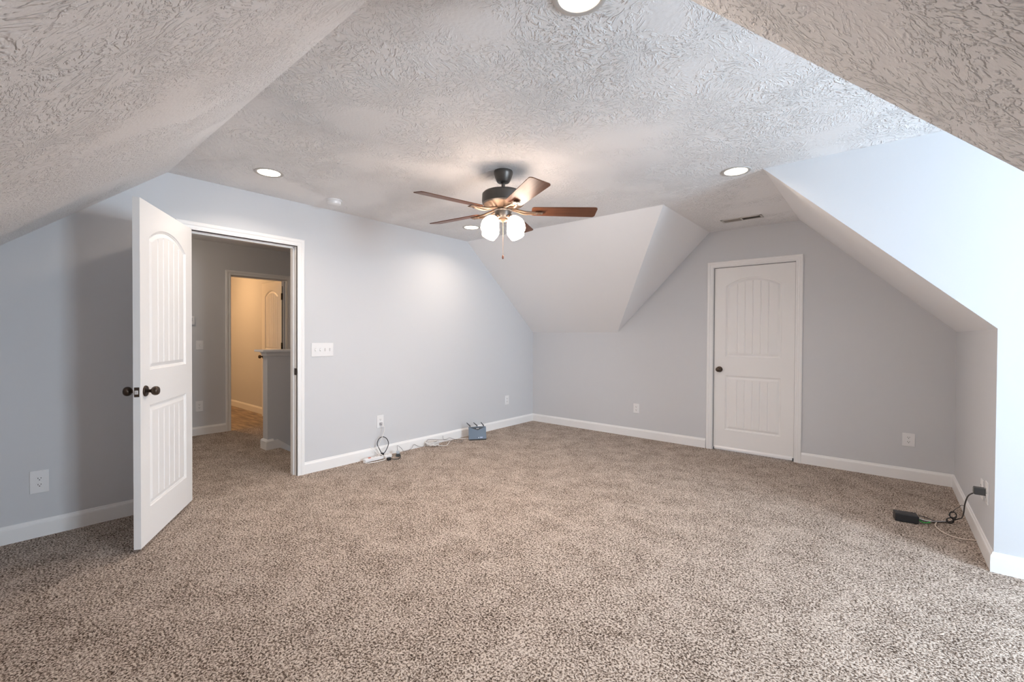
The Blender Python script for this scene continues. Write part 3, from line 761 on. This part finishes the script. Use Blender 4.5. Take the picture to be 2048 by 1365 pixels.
cable('network_cable', [(0.145, -2.510, 0.050), (0.110, -2.490, 0.090), (0.090, -2.470, 0.098), (0.085, -2.420, 0.060), (0.060, -2.370, 0.014), (0.050, -2.300, 0.010), (0.040, -2.250, 0.020), (0.035, -2.215, 0.052), (0.035, -2.150, 0.020), (0.050, -2.100, 0.012), (0.046, -2.045, 0.060), (0.044, -2.020, 0.075), (0.070, -1.950, 0.068), (0.060, -1.86, 0.048), (0.060, -1.76, 0.036), (0.050, -1.700, 0.040), (0.070, -1.640, 0.016), (0.150, -1.60, 0.006), (0.14, -1.58, 0.005)], 0.0021, grey_cable_m, 'thin grey cable wandering along the baseboard toward the router')
g = G(); pts = []
for i in range(15 * 9):
    a = 2 * math.pi * i / 15; rr = 0.052 + 0.012 * math.sin(i * 0.9) + 0.004 * math.sin(i * 2.3)
    pts.append((0.080 + rr * 0.85 * math.cos(a), -1.990 + rr * 1.35 * math.sin(a) + 0.006 * math.sin(i * .37), 0.010 + 0.042 * (i / 135.0) + 0.010 * math.sin(i * 1.7) ** 2))
g.tube(pts, 0.0032, 6, 3)
cl = tag(g.build('cable_coil', white_cable_m, None, True), 'tangled coil of white cable on the carpet by the baseboard', 'cable', 'cables along the left wall')
g = G()
for i in range(7): g.tube([(0.075, -2.0, 0.036), (0.060 + i * .004, -2.03 + i * 0.013, 0.055 + 0.006 * (i % 3)), (0.060 + i * .004, -2.06 + i * 0.022, 0.072 + 0.008 * (i % 2))], 0.0012, 5)
g.build('wire_ends', beige_cable_m, cl)
cable('network_cable', [(0.130, -1.955, 0.012), (0.150, -1.930, 0.007), (0.190, -1.885, 0.006), (0.155, -1.820, 0.006), (0.085, -1.735, 0.006), (0.045, -1.660, 0.010), (0.055, -1.580, 0.010), (0.100, -1.520, 0.010), (0.150, -1.470, 0.010), (0.180, -1.430, 0.012), (0.200, -1.405, 0.014)], 0.0034, white_cable_m, 'white cable lying on the carpet from the coil to the router')
cable('network_cable', [(0.095, -1.94, 0.034), (0.055, -1.90, 0.046), (0.040, -1.82, 0.030), (0.060, -1.76, 0.012), (0.045, -1.70, 0.009)], 0.0026, white_cable_m, 'short white cable end curling over the coil toward the wall')
cable('network_cable', [(0.050, -1.805, 0.082), (0.046, -1.800, 0.050), (0.055, -1.790, 0.034), (0.085, -1.76, 0.030), (0.115, -1.70, 0.012), (0.20, -1.665, 0.006), (0.17, -1.60, 0.006)], 0.0018, grey_cable_m, 'thin dark wire bent up off the baseboard left of the router')

# ------------------------------------------------------------------ black box and adapter by the knee wall
bx = empty('power_brick', (4.150, -1.195, 0.0), math.radians(9)); tag(bx, 'black rectangular power box lying on the carpet near the knee wall', 'power box')
G().box((-0.062, -0.040, 0.002), (0.062, 0.040, 0.056), 0.005).build('body', black_m, bx)
G().box((0.060, -0.036, 0.007), (0.0635, 0.036, 0.051), 0.001).build('end_plate', darkgrey_m, bx)
wa = empty('wall_adapter', (XR - 0.008, -1.545, 0.372)); tag(wa, 'grey plug-in adapter standing out from the knee wall outlet', 'adapter')
G().box((-0.047, -0.022, -0.020), (0, 0.022, 0.020), 0.003).build('body', darkgrey_m, wa)
G().box((-0.049, -0.017, -0.015), (-0.046, 0.017, 0.015), 0.001).build('end_face', new_mat('adapter_face', (0.16, 0.17, 0.16), 0.5), wa)
RC = 'cables by the knee wall'
cable('electric_cable', [(4.446, -1.550, 0.358), (4.434, -1.520, 0.345), (4.428, -1.400, 0.292), (4.426, -1.300, 0.215), (4.430, -1.215, 0.135), (4.432, -1.120, 0.075), (4.425, -1.055, 0.045), (4.405, -1.040, 0.026), (4.385, -1.045, 0.012), (4.340, -1.090, 0.010), (4.280, -1.130, 0.008), (4.220, -1.155, 0.014)], 0.0036, black_m, 'black cord hanging from the grey adapter down to the black box', group=RC)
g = G(); pts = []
for i in range(72):
    a = 2 * math.pi * i / 12; up = 1 if i < 36 else 0
    cx_, cz_ = (4.394, 0.064) if up else (4.381, 0.024)
    pts.append((cx_ + 0.017 * math.cos(a) + 0.002 * math.sin(i * 1.3), -1.062 + 0.006 * math.sin(a * 0.5 + i * 0.3), cz_ + 0.019 * math.sin(a) + 0.002 * math.cos(i * 0.9)))
g.tube(pts, 0.0030, 6, 3)
tag(g.build('cord_bundle', black_m, None, True), 'small bundled knot of black cord on the carpet', 'cable', RC)
cable('electric_cable', [(4.392, -1.062, 0.083), (4.405, -1.070, 0.110), (4.420, -1.080, 0.128), (4.431, -1.085, 0.147), (4.444, -1.100, 0.150)], 0.0014, black_m, 'thin black wire arching up from the cord bundle', group=RC)
cable('network_cable', [(4.218, -1.180, 0.034), (4.245, -1.160, 0.020), (4.290, -1.120, 0.010), (4.330, -1.080, 0.008), (4.372, -1.045, 0.008)], 0.0036, white_cable_m, 'white cable running from the black box to the cord bundle', group=RC)
cable('network_cable', [(4.219, -1.200, 0.026), (4.240, -1.190, 0.012), (4.262, -1.165, 0.008), (4.276, -1.148, 0.010)], 0.0038, green_cable_m, 'short bright green cable end beside the black box', group=RC)
cable('network_cable', [(4.219, -1.150, 0.040), (4.250, -1.120, 0.030), (4.300, -1.100, 0.012), (4.350, -1.060, 0.010)], 0.0026, black_m, 'short black lead from the upper corner of the black box', group=RC)
cable('network_cable', [(4.310, -1.115, 0.007), (4.300, -1.180, 0.006), (4.312, -1.250, 0.006), (4.345, -1.320, 0.006), (4.400, -1.350, 0.006), (4.450, -1.335, 0.007), (4.478, -1.325, 0.008)], 0.0038, beige_cable_m, 'cream cable curving across the carpet to the knee wall baseboard', group=RC)

# ------------------------------------------------------------------ unseen lamps that light the neighbouring rooms
b = tag(empty('bathroom_ceiling_light', (-4.1, -3.4, H)), 'round bathroom ceiling light, out of view', 'ceiling light')
G().lathe([(0.0001, -0.07), (0.09, -0.05), (0.13, -0.02), (0.14, 0), (0.0001, 0)], 32).build('lamp_shade', new_mat('bath_lamp_glass', (0.9, 0.85, 0.8), 0.5, emit=BATH_COL, estr=BATH_GLOW), b, True)
b = tag(empty('hall_fill_lamp', (-1.5, -4.25, H)), 'round lamp added out of view to brighten the hall', 'ceiling light')  # added fill: no lamp is visible in the hall
G().lathe([(0.0001, -0.07), (0.09, -0.05), (0.13, -0.02), (0.14, 0), (0.0001, 0)], 32).build('lamp_shade', new_mat('hall_fill_glow', (0.9, 0.87, 0.84), 0.5, emit=HALL_COL, estr=HALL_GLOW), b, True)
